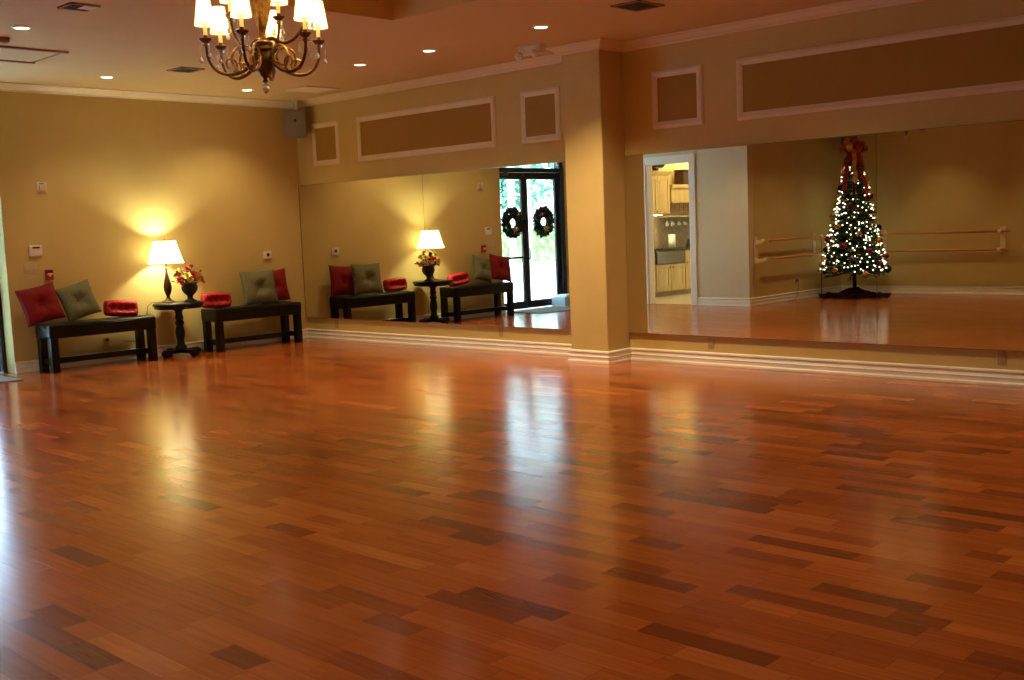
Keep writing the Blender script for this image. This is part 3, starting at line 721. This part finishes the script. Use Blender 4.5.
def chand_arm(deg, R, dz, big=True):
    a = math.radians(deg); c, s = math.cos(a), math.sin(a)
    P = lambda r, z: (r*c, r*s, z+0)
    if dz < .05:
        pts = [(.05, 2.60), (.085, 2.555), (.14, 2.515), (.20, 2.495), (.25, 2.495), (.30, 2.515), (.335, 2.555), (.355, 2.61), (R, 2.69)]
    else:
        pts = [(.03, 2.72), (.07, 2.72), (.11, 2.695), (.16, 2.69), (.215, 2.715), (.265, 2.77), (.29, 2.83), (R, 2.69+dz)]
    # smooth the polyline
    sm = []
    for i in range(len(pts)-1):
        p0, p1, p2, p3 = pts[max(i-1, 0)], pts[i], pts[i+1], pts[min(i+2, len(pts)-1)]
        for k in range(4):
            u = k/4
            sm.append(tuple(.5*((2*p1[j])+(-p0[j]+p2[j])*u+(2*p0[j]-5*p1[j]+4*p2[j]-p3[j])*u*u+(-p0[j]+3*p1[j]-3*p2[j]+p3[j])*u**3) for j in (0, 1)))
    sm.append(pts[-1])
    arm = MB().tube([P(*q) for q in sm], [.0135-.005*i/len(sm) for i in range(len(sm))], 8).build('arm', 'gilt', ch)
    # gold scroll riding on the arm
    if dz < .05:
        sc = [(.13+.075*math.cos(th)*(1-th/9), 2.60+.085*math.sin(th)*(1-th/9)) for th in [x*.35-1.4 for x in range(19)]]
        MB().tube([P(*q) for q in sc], .0085, 6).build('scroll', 'gold', arm)
        sc = [(.215-.04*math.cos(th)*(1-th/9), 2.555+.045*math.sin(th)*(1-th/9)) for th in [x*.4-1.2 for x in range(15)]]
        MB().tube([P(*q) for q in sc], .007, 6).build('scroll', 'gold', arm)
    z0 = 2.69+dz; x, y = R*c, R*s
    MB().lathe([(.006, z0-.03), (.020, z0-.024), (.024, z0-.012), (.016, z0-.004), (.012, z0+.004)], (x, y, 0), n=18).build('crystal_cup', 'crystal', ch)
    MB().lathe([(.010, z0-.004), (.026, z0+.004), (.040, z0+.020), (.043, z0+.026), (.036, z0+.024), (.018, z0+.014), (.012, z0+.03), (.016, z0+.045), (.010, z0+.05)], (x, y, 0), n=22).build('candle_cup', 'gilt', ch)
    MB().lathe([(.0125, z0+.03), (.0125, z0+.125), (.010, z0+.13)], (x, y, 0), n=14).build('candle_sleeve', 'candle', ch)
    zb = z0+.107
    sh = MB().shell([(.066-.026*(k/8)**.9, zb+.172*k/8) for k in range(9)], (x, y, 0), n=28).build('lamp_shade', 'cshade', ch, fix=False)
    for r, z in ((.0665, zb+.001), (.0625, zb+.022), (.0405, zb+.172)):
        MB().tube([(x+r*math.cos(2*PI*k/28), y+r*math.sin(2*PI*k/28), z) for k in range(29)], .0016, 5).build('shade_band', 'gilt', sh)
    MB().sphere((x, y, zb+.085), .016, 2, (1, 1, 1.6)).build('bulb', 'undercab', ch)
    for da in (0, 2.1, 4.2):
        drop((x+.036*math.cos(da+a), y+.036*math.sin(da+a), z0+.02), .115 if da else .145, ch)
    lamp('POINT', 'chandelier_light', (x, y, zb+.08), 6.8, (1, .74, .34), .02, ch)
for d_ in (172, 110, 43, -6, -80, -140): chand_arm(-d_, .36, 0)
for d_ in (-68, -132, 20): chand_arm(-d_, .30, .20)
for k in range(6):
    a = 2*PI*k/6; drop((.062*math.cos(a), .062*math.sin(a), 2.69), .10, ch)

# ------------------------------------------------------------------ mat and box by the entry
t = MB().box(-.10, .70, -5.75, -4.28, 0, .012, bevel=.004).build('door_mat', 'mat'); tag(t, 'grey mat on the floor inside the glass doors', 'mat')
t = thing('paper_box', 'pale blue open box of papers on the floor by the doors', 'box', (.02, -5.60, .0125), .15)
m = MB(); m.box(-.18, .18, -.15, .15, 0, .008)
for a in ((-.18, .18, -.15, -.142), (-.18, .18, .142, .15), (-.18, -.172, -.142, .142), (.172, .18, -.142, .142)): m.box(*a, .008, .16)
m.build('carton', 'bluebox', t)
m = MB(); 
for k in range(6): m.box(-.15+.01*k, .14, -.13, .12-.01*k, .13+.012*k, .14+.012*k)
m.build('papers', 'paper', t)

# ------------------------------------------------------------------ ballet barres
def barre(name, label, loc, rotz, x0, x1, brk, post=None):
    t = thing(name, label, 'ballet barre', loc, rotz, 'ballet barres')
    for z, o in ((1.055, .15), (.755, .19)):
        m = MB().tube([(x0, -o, z), (x1, -o, z)], .021, 14); m.build('rail', 'rod', t)
    for bx in brk:
        m = MB(); m.box(bx-.045, bx+.045, -.02, 0, .68, 1.12, bevel=.006)
        b = m.build('wall_bracket', 'bracket', t)
        for z, o in ((1.055, .15), (.755, .19)):
            m = MB(); m.prism([(-.02, z+.01), (-.02, z-.07), (-o, z-.035), (-o-.012, z-.02), (-o, z-.012)], 'x', bx-.018, bx+.018)
            m.tube([(bx-.03, -o, z), (bx+.03, -o, z)], .029, 14); m.build('arm', 'bracket', b)
    if post is not None:
        m = MB(); m.tube([(post, -.15, .03), (post, -.15, 1.04)], .009); m.lathe([(.04, 0), (.04, .02), (.02, .035), (.01, .04)], (post, -.15, 0), n=18); m.build('floor_post', 'grey', t)
    return t
# local -y points into the room
barre('ballet_barre', 'double wooden barre on the wall left of the tree', (X1, 0, 0), PI/2, -9.46, -6.84, (-6.66, -8.62), -8.62)
barre('ballet_barre', 'long double wooden barre on the wall right of the tree', (0, Y1, 0), PI, -6.27, -3.75, (-4.07, -6.11))

# ------------------------------------------------------------------ decorated tree
TRX, TRY = 3.915, -8.80
rnd = random.Random(5)
t = thing('christmas_tree', 'tall dark fir tree in the corner between the two barres', 'tree', (TRX, TRY, 0))
m = MB(); m.tube([(0, 0, .02), (0, 0, 2.5)], [.035, .008], 10); m.build('trunk', 'bark', t)
m = MB(); m.tube([(-.22, 0, .03), (0, 0, .05), (.22, 0, .03)], .015); m.tube([(0, -.22, .03), (0, 0, .05), (0, .22, .03)], .015); m.build('stand', 'iron', t)
TB, TTOP = .42, 2.62
def trad(z): return .555*((TTOP-z)/(TTOP-TB))**.86+.03
m = MB()
z = TB+.03
while z < TTOP:
    R = trad(z); nb = max(6, int(30*R/.6)+4)
    for k in range(nb):
        a = 2*PI*k/nb+rnd.uniform(-.2, .2); L = R*rnd.uniform(.8, 1.05)
        d = Vector((math.cos(a), math.sin(a), rnd.uniform(-.18, .12)))
        ns = max(5, int(16*L/.6)+4)
        for q in range(ns):
            f = .25+.75*q/ns; p = Vector((0, 0, z))+d*L*f; p.z -= .03*f
            for s in (-1, 1):
                nd = d+Vector((-math.sin(a), math.cos(a), 0))*s*rnd.uniform(.5, 1.1)+Vector((0, 0, rnd.uniform(-.4, .5)))
                m.blade(p, nd, .013, rnd.uniform(.05, .09), Vector((rnd.uniform(-1, 1), rnd.uniform(-1, 1), rnd.uniform(-1, 1))))
        m.blade(Vector((0, 0, z))+d*L*.3, d, .012, L*.7, Vector((0, 0, 1)))
    z += .055
m.build('branches', 'needle', t, fix=False)
sl = thing('string_lights', 'string of warm white lights wound over the dark fir tree', 'string lights', (TRX, TRY, 0))
bm0 = MB().sphere((0, 0, 0), .012, 1).build('light_bulb', 'bulb', sl)
pts = []
for k in range(360):
    u = rnd.random()
    zz = TB+.02+(TTOP-TB-.12)*(1-math.sqrt(1-u*.985)); a = rnd.uniform(0, 2*PI); r = trad(zz)*rnd.uniform(.86, 1.04)
    pts.append((r*math.cos(a), r*math.sin(a), zz))
pts.sort(key=lambda p: -(p[0]*.3+p[1]*.95))
bm0.location = pts[0]
for p in pts[1:100]:
    o = bm0.copy(); C.objects.link(o); o.parent = sl; o.location = p
m = MB()
for p in pts[100:]: m.sphere(p, .012, 1)
o = m.build('light_bulb', 'bulb', sl); o['kind'] = 'stuff'
wp = []
for k in range(260):
    zz = TB+(TTOP-TB-.1)*k/260; a = k*.32; r = trad(zz)*.8; wp.append((r*math.cos(a), r*math.sin(a), zz))
MB().tube(wp, .003, 5).build('wire', 'cord', sl)
# baubles
def bauble(p, r, mat, label, name):
    o = thing(name, label, 'bauble', (TRX+p[0], TRY+p[1], p[2]), group='baubles on the tree')
    MB().sphere((0, 0, 0), r, 3).build('ball', mat, o); MB().lathe([(r*.22, r*.95), (r*.22, r*1.15), (r*.1, r*1.18)], n=12).build('cap', 'gold', o)
for k in range(33):
    zz = TB+.0+(TTOP-TB-.5)*(1-math.sqrt(1-(k+.5)/33)); a = .8+k*2.4; r = trad(zz)*1.0
    nm, mt = [('gold_bauble', 'bgold'), ('red_bauble', 'bred'), ('plum_bauble', 'bdark')][k % 3]
    lb = ['shiny gold bauble hanging on the fir tree', 'dark red bauble hanging on the fir tree', 'dark plum bauble hanging on the fir tree'][k % 3]
    bauble((r*math.cos(a), r*math.sin(a), zz-.03), rnd.uniform(.046, .062), mt, lb, nm)
# topper bow with streamers
bw = thing('tree_bow', 'large red and gold ribbon bow with streamers topping the fir tree', 'bow', (TRX, TRY, 2.56))
for k in range(18):
    a = 2*PI*k/9+.3*(k//9); e = rnd.uniform(-.35, .1) if k < 9 else rnd.uniform(.1, .7); d = Vector((math.cos(a)*math.cos(e), math.sin(a)*math.cos(e), math.sin(e))); sd = Vector((-math.sin(a), math.cos(a), 0)); n2 = d.cross(sd)
    m = MB(); L, wv = rnd.uniform(.19, .26), .055
    ring = [d*L*(.5-.5*math.cos(th))+n2*.075*math.sin(th) for th in [2*PI*q/14 for q in range(15)]]
    vs = [[m.bm.verts.new(p+sd*s*wv) for s in (-1, 1)] for p in ring]
    for q in range(14): 
        f = m.bm.faces.new((vs[q][0], vs[q][1], vs[q+1][1], vs[q+1][0])); f.smooth = True
    m.build('bow_loop', ['ribr', 'ribr', 'ribg'][k % 3], bw, fix=False)
for k in range(9):
    a = 2*PI*k/9+.35; m = MB(); vs = []
    Ls = rnd.uniform(.5, .85)
    for q in range(16):
        f = q/15; zz = 2.56-Ls*f; r = trad(zz)*1.03+.02+.012*math.sin(q*1.3)
        p = Vector((r*math.cos(a+.05*math.sin(q*.9)), r*math.sin(a+.05*math.sin(q*.9)), zz-2.56)); sd = Vector((-math.sin(a), math.cos(a), .3*math.sin(q)))*.036
        vs.append([m.bm.verts.new(p+sd*s) for s in (-1, 1)])
    for q in range(15): m.bm.faces.new((vs[q][0], vs[q][1], vs[q+1][1], vs[q+1][0]))
    m.build('streamer', ['ribr', 'ribg', 'ribr'][k % 3], bw, fix=False)
# tree skirt
m = MB(); ns, nr = 64, 7; grid = []
for i in range(nr+1):
    f = i/nr; row = []
    for k in range(ns):
        a = 2*PI*k/ns; r = .07+.53*f*(1+.05*math.sin(7*a))
        zz = .13*(1-f)**3+.025+.026*f*math.sin(11*a+2*f)+0.03*noise.noise(Vector((3*math.cos(a), 3*math.sin(a), f*4)))
        row.append(m.bm.verts.new((r*math.cos(a), r*math.sin(a), max(.004, zz))))
    grid.append(row)
for i in range(nr):
    for k in range(ns):
        f = m.bm.faces.new((grid[i][k], grid[i][(k+1) % ns], grid[i+1][(k+1) % ns], grid[i+1][k])); f.smooth = True
o = m.build('tree_skirt', 'skirt', loc=(TRX, TRY, 0)); tag(o, 'dark red rumpled cloth spread around the foot of the fir tree', 'tree skirt')

# ------------------------------------------------------------------ kitchen
before_kitchen = set(C.objects)
def door_panel(name, parent, x, y0, y1, z0, z1, knob=None):
    m = MB(); w = min(.06, (y1-y0)*.28, (z1-z0)*.28)
    m.box(x, x+.006, y0, y1, z0, z1)
    for a in ((y0, y0+w, z0, z1), (y1-w, y1, z0, z1), (y0+w, y1-w, z0, z0+w), (y0+w, y1-w, z1-w, z1)): m.box(x+.006, x+.02, *a, bevel=.003)
    m.box(x+.006, x+.014, y0+w+.015, y1-w-.015, z0+w+.015, z1-w-.015, bevel=.003)
    d = m.build(name, 'kwood', parent)
    if knob: MB().lathe([(.005, 0), (.005, .015), (.013, .022), (.012, .032), (0, .035)], n=14).xf(Matrix.Translation((x+.02, *knob)) @ Matrix.Rotation(PI/2, 4, 'Y')).build('knob', 'bronze', d)
    return d
KXW = -.092
def base_cab(y0, y1, ztop, label, ndoor, drawer):
    t = thing('base_cabinet', label, 'cabinet', (0, 0, 0), group='pale kitchen base cabinets')
    MB().box(KXW, .48, y0, y1, .10, ztop).build('carcass', 'kwood', t)
    MB().box(KXW, .45, y0, y1, .003, .10).build('toe_kick', 'kwood2', t)
    zt = ztop-.015
    if drawer:
        door_panel('drawer', t, .48, y0+.01, y1-.01, ztop-.17, ztop-.015, ((y0+y1)/2, ztop-.09)); zt = ztop-.185
    w = (y1-y0)/ndoor
    for k in range(ndoor):
        a, b = y0+k*w+.008, y0+(k+1)*w-.008
        door_panel('door', t, .48, a, b, .125, zt, (b-.04 if k == 0 else a+.04, zt-.05))
    return t
base_cab(-8.59, -7.64, .615, 'pale wood sink cabinet with two doors', 2, False)
base_cab(-9.30, -8.605, .855, 'pale wood cabinet with a drawer right of the sink', 1, True)
base_cab(-10.30, -9.315, .855, 'pale wood cabinet at the far end of the counter', 2, True)
base_cab(-7.625, -6.95, .855, 'pale wood cabinet on the doorway side of the sink', 1, True)
t = thing('farm_sink', 'dark metal apron front sink set into the counter', 'sink', (0, 0, 0))
m = MB(); m.box(.46, .53, -8.58, -7.65, .625, .86, bevel=.012); m.build('apron', 'steel', t)
m = MB()
for a in ((.02, .46, -8.58, -8.555, .64, .86), (.02, .46, -7.675, -7.65, .64, .86), (.0, .02, -8.58, -7.65, .64, .86), (.0, .46, -8.58, -7.65, .625, .64)): m.box(*a)
m.build('basin', 'steel', t)
m = MB(); m.tube([(-.05, -8.1, .89), (-.05, -8.1, 1.12), (-.0, -8.1, 1.2), (.08, -8.1, 1.2), (.12, -8.1, 1.12)], .011); m.build('faucet', 'bronze', t)
m = MB(); m.box(KXW, .51, -10.30, -8.585, .857, .895, bevel=.006); m.box(KXW, .51, -7.645, -6.95, .857, .895, bevel=.006); m.box(KXW, -.002, -8.585, -7.645, .857, .895)
tag(m.build('kitchen_counter', 'stone'), 'dark stone counter around the sink', 'counter')
lab(sbox('wall_backsplash', 'splash', KXW, KXW+.008, -10.30, -6.95, .896, 1.50), 'diamond tiled backsplash above the counter', 'backsplash')
t = thing('wall_cabinet', 'pale wood wall cabinet with two tall doors', 'cabinet', (0, 0, 0))
MB().box(KXW, .23, -8.50, -7.30, 1.56, 2.30).build('carcass', 'kwood', t)
m = MB(); m.prism([(KXW, 2.30), (.24, 2.30), (.29, 2.37), (.29, 2.385), (KXW, 2.385)], 'y', -8.53, -7.27); m.build('cornice', 'kwood', t)
for k in range(3):
    a = -8.495+k*.4; door_panel('door', t, .23, a, a+.388, 1.575, 2.285, (a+(.35 if k == 0 else .04), 1.62))
MB().box(.0, .2, -8.3, -7.5, 1.545, 1.56).build('under_light', 'undercab', t)
t = thing('mantel_hood', 'pale wood mantel hood with a dark slatted underside', 'hood', (0, 0, 0))
MB().box(KXW, .24, -10.2, -8.56, 1.80, 2.06, bevel=.004).build('hood_body', 'kwood', t)
m = MB(); m.box(KXW, .29, -10.2, -8.545, 2.06, 2.13, bevel=.008); m.box(KXW, .27, -10.2, -8.55, 1.775, 1.80, bevel=.005); m.build('moulding', 'kwood', t)
m = MB()
for k in range(22): m.box(.12, .15, -10.18+k*.073, -10.18+k*.073+.05, 1.60, 1.775)
m.box(KXW, .12, -10.2, -8.56, 1.60, 1.775); m.build('slats', 'kwood2', t)
t = MB().box(KXW, .22, -10.2, -8.53, 1.50, 1.53, bevel=.004).build('wall_shelf', 'kwood'); tag(t, 'wood wall shelf with glasses hanging beneath', 'shelf')
def wine_glass(y, x):
    g = MB().lathe([(.0, 0), (.03, .0), (.03, -.004), (.004, -.008), (.004, -.075), (.02, -.09), (.034, -.115), (.036, -.14), (.030, -.175), (.029, -.175), (.034, -.14), (.032, -.117), (.018, -.094), (.0, -.09)], n=16).build('wine_glass', 'crystal', loc=(x, y, 1.499))
    tag(g, 'stemmed glass hanging upside down under the wood wall shelf', 'wine glass', 'hanging wine glasses')
for k in range(7): wine_glass(-8.62-k*.105, .08+.04*(k % 2))
t = thing('paper_towel_roll', 'white paper towel roll standing on the kitchen counter', 'paper towel', (.12, -8.72, .8955))
MB().lathe([(.075, 0), (.075, .012), (0, .012)], n=24).build('holder_base', 'bronze', t); MB().lathe([(.018, .013), (.068, .013), (.068, .27), (.018, .27)], n=28).build('roll', 'paper', t); MB().tube([(0, 0, .01), (0, 0, .31)], .007).build('holder_rod', 'bronze', t)
for k, (y, r, h, l) in enumerate(((-7.56, .05, .12, 'dark jar by the sink, nearest the doorway'), (-7.42, .06, .16, 'tall dark jar behind the sink end'), (-9.15, .05, .13, 'dark jar on the counter past the paper towel'))):
    t = thing('kitchen_jar', l, 'jar', (.22, y, .8955), group='dark jars on the counter')
    MB().lathe([(r*.8, 0), (r, .01), (r, h*.75), (r*.7, h*.9), (r*.7, h)], n=20).build('jar_body', 'dark', t); MB().lathe([(r*.75, h), (r*.75, h+.015), (r*.2, h+.02), (r*.2, h+.035), (0, h+.037)], n=20).build('lid', 'dark', t)
t = thing('wicker_basket', 'dark wicker basket on top of the mantel hood', 'basket', (.09, -9.25, 2.131))
MB().box(-.12, .12, -.2, .2, 0, .26, bevel=.02).build('basket_body', 'wicker', t); MB().box(-.125, .125, -.205, .205, .262, .30, bevel=.01).build('lid', 'wicker', t)
t = thing('trailing_plant', 'green trailing plant on top of the kitchen wall cabinet', 'plant', (.14, -8.2, 2.386))
MB().lathe([(.05, 0), (.07, .07), (.06, .07), (0, .06)], n=18).build('plant_pot', 'bronze', t)
m = MB()
for k in range(150):
    a = rnd.uniform(0, 2*PI); d = Vector((math.cos(a)*.5, math.sin(a)*1.3, rnd.uniform(-.05, .9)))
    m.blade(Vector((d.x*.06, d.y*rnd.uniform(.02, .18), .06+rnd.uniform(0, .05))), d, .035, rnd.uniform(.06, .13), Vector((rnd.uniform(-1, 1), rnd.uniform(-1, 1), 1)))
m.build('foliage', 'leaf', t, fix=False)
kl = thing('kitchen_ceiling_light', 'round kitchen ceiling light above the tile floor', 'ceiling light', (1.5, -8.6, H))
MB().lathe([(.0, -.09), (.12, -.08), (.17, -.05), (.18, -.02)], n=28).build('diffuser', 'undercab', kl); MB().lathe([(.185, -.025), (.19, 0), (0.15, 0)], n=28).build('rim', 'bronze', kl)
lamp('POINT', 'kitchen_light', (1.5, -8.6, H-.25), 30, (1, .84, .48), .15)
lamp('POINT', 'hood_light', (.12, -9.5, 2.75), 9, (1, .80, .38), .08)
lamp('AREA', 'undercab_light', (.12, -8.1, 1.54), 5, (1, .82, .45), size=.05)
bpy.data.objects['undercab_light'].data.size = .3

for o in set(C.objects)-before_kitchen:
    if o.parent is None: o.location.y -= .06
# ------------------------------------------------------------------ outdoors beyond the glass doors
o = MB().box(-60, -.36, -70, 40, -.12, -.03).build('ground_outside', 'pave'); lab(o, 'bright paved ground outside the doors', 'ground')
for y, l in ((-6.47, 'white porch post seen through the glass door with push bar'), (-6.93, 'white porch post seen through the clear glass door')):
    t = thing('porch_post', l, 'post', (-2.0, y, -.03), group='white porch posts')
    MB().box(-.055, .055, -.055, .055, .10, 3.3, bevel=.008).build('shaft', 'colw', t); MB().box(-.08, .08, -.08, .08, 0, .12, bevel=.008).build('plinth', 'colw', t)
def leafmass(m, n, fn, w, ln, r):
    for k in range(n):
        p = fn(r); d = Vector((r.uniform(-1, 1), r.uniform(-1, 1), r.uniform(-.6, 1)))
        m.blade(p, d, w, ln, Vector((r.uniform(-1, 1), r.uniform(-1, 1), r.uniform(-1, 1))))
r9 = random.Random(9)
def hedge(cx, cy, L, hgt, ang, label):
    o = thing('hedge', label, 'hedge', (cx, cy, -.03), ang)
    m = MB(); m.box(-L/2, L/2, -.45, .45, 0, hgt*.92); 
    leafmass(m, 5000, lambda r: Vector((r.uniform(-L/2, L/2), r.choice((-1, 1))*r.uniform(.38, .55), r.uniform(0, hgt))) if r.random() < .7 else Vector((r.uniform(-L/2, L/2), r.uniform(-.5, .5), hgt*r.uniform(.9, 1.08))), .13, .2, r9)
    m.build('hedge_leaves', 'hedge', o, fix=False); return o
hedge(-17.6, -23.8, 15, 1.25, math.radians(-42), 'clipped green hedge across the bright paving')
def tree(cx, cy, h, R, label):
    o = thing('garden_tree', label, 'tree', (cx, cy, -.03), group='trees outside the doors')
    m = MB(); m.tube([(0, 0, 0), (.1, .05, h*.3), (0, 0, h*.6)], [.22, .16, .08], 8)
    for k in range(5): a = k*1.26; m.tube([(.05, .03, h*.35), (R*.5*math.cos(a), R*.5*math.sin(a), h*.65)], [.09, .03], 6)
    m.build('tree_trunk', 'bark', o)
    m = MB()
    bl = [(Vector((r9.uniform(-.55, .55)*R, r9.uniform(-.55, .55)*R, h*r9.uniform(.38, .85))), R*r9.uniform(.35, .6)) for _ in range(12)]
    def fn(r):
        c, rr = r.choice(bl); v = Vector((r.gauss(0, 1), r.gauss(0, 1), r.gauss(0, 1))).normalized(); return c+v*rr*r.uniform(.75, 1.05)
    leafmass(m, 3600, fn, .22, .34, r9)
    m.build('tree_crown', 'tree', o, fix=False)
tree(-20.5, -26.0, 7.5, 2.2, 'leafy tree standing behind the hedge, seen in the clear door')
tree(-16.3, -28.0, 7.0, 2.1, 'leafy tree at the end of the hedge away from the building')
tree(-25.0, -22.5, 7.5, 2.3, 'leafy tree at the other end of the hedge, seen beside the push bar door')
tree(-27.5, -29.5, 8.5, 2.8, 'taller leafy tree farther back beyond the hedge')

# ------------------------------------------------------------------ sky and sun
w = bpy.data.worlds.new('sky'); SC.world = w; w.use_nodes = True
nt = w.node_tree; bg = nt.nodes['Background']
tc = nt.nodes.new('ShaderNodeTexCoord'); sp = nt.nodes.new('ShaderNodeSeparateXYZ'); rp = nt.nodes.new('ShaderNodeValToRGB')
rp.color_ramp.elements[0].color = (.62, .82, 1, 1); rp.color_ramp.elements[1].color = (.30, .58, 1, 1)
nt.links.new(tc.outputs['Generated'], sp.inputs[0]); nt.links.new(sp.outputs[2], rp.inputs[0]); nt.links.new(rp.outputs[0], bg.inputs['Color'])
bg.inputs['Strength'].default_value = 3.6
sun = lamp('SUN', 'sun', (-10, 10, 20), 9.0, (.74, .87, 1))
sun.data.angle = .01
sun.rotation_euler = (Vector((-.12, -.5, -.86))).to_track_quat('-Z', 'Y').to_euler()

# ------------------------------------------------------------------ camera
f_px, yaw, pit, rol = 1093.519, math.radians(43.4788), math.radians(5.95036), math.radians(-2.26029)
F = Vector((-math.sin(yaw), math.cos(yaw), 0)); R = Vector((math.cos(yaw), math.sin(yaw), 0)); U = Vector((0, 0, 1))
F2 = F*math.cos(pit)-U*math.sin(pit); U2 = U*math.cos(pit)+F*math.sin(pit)
R3 = R*math.cos(rol)+U2*math.sin(rol); U3 = -R*math.sin(rol)+U2*math.cos(rol)
cam = bpy.data.cameras.new('camera'); co = bpy.data.objects.new('camera', cam); C.objects.link(co)
mt = Matrix((R3, U3, -F2)).transposed().to_4x4(); mt.translation = Vector((12.6378, -9.1659, 1.45276)); co.matrix_world = mt
cam.sensor_width = 36; cam.lens = f_px*36/1024; cam.clip_end = 200; cam.clip_start = .05
SC.camera = co
SC.view_settings.view_transform = 'Standard'
SC.view_settings.look = 'None'
SC.view_settings.exposure = 1.45
SC.cycles.max_bounces = 10
SC.cycles.diffuse_bounces = 5
SC.cycles.glossy_bounces = 6
SC.cycles.transparent_max_bounces = 12
SC.cycles.sample_clamp_indirect = 4.
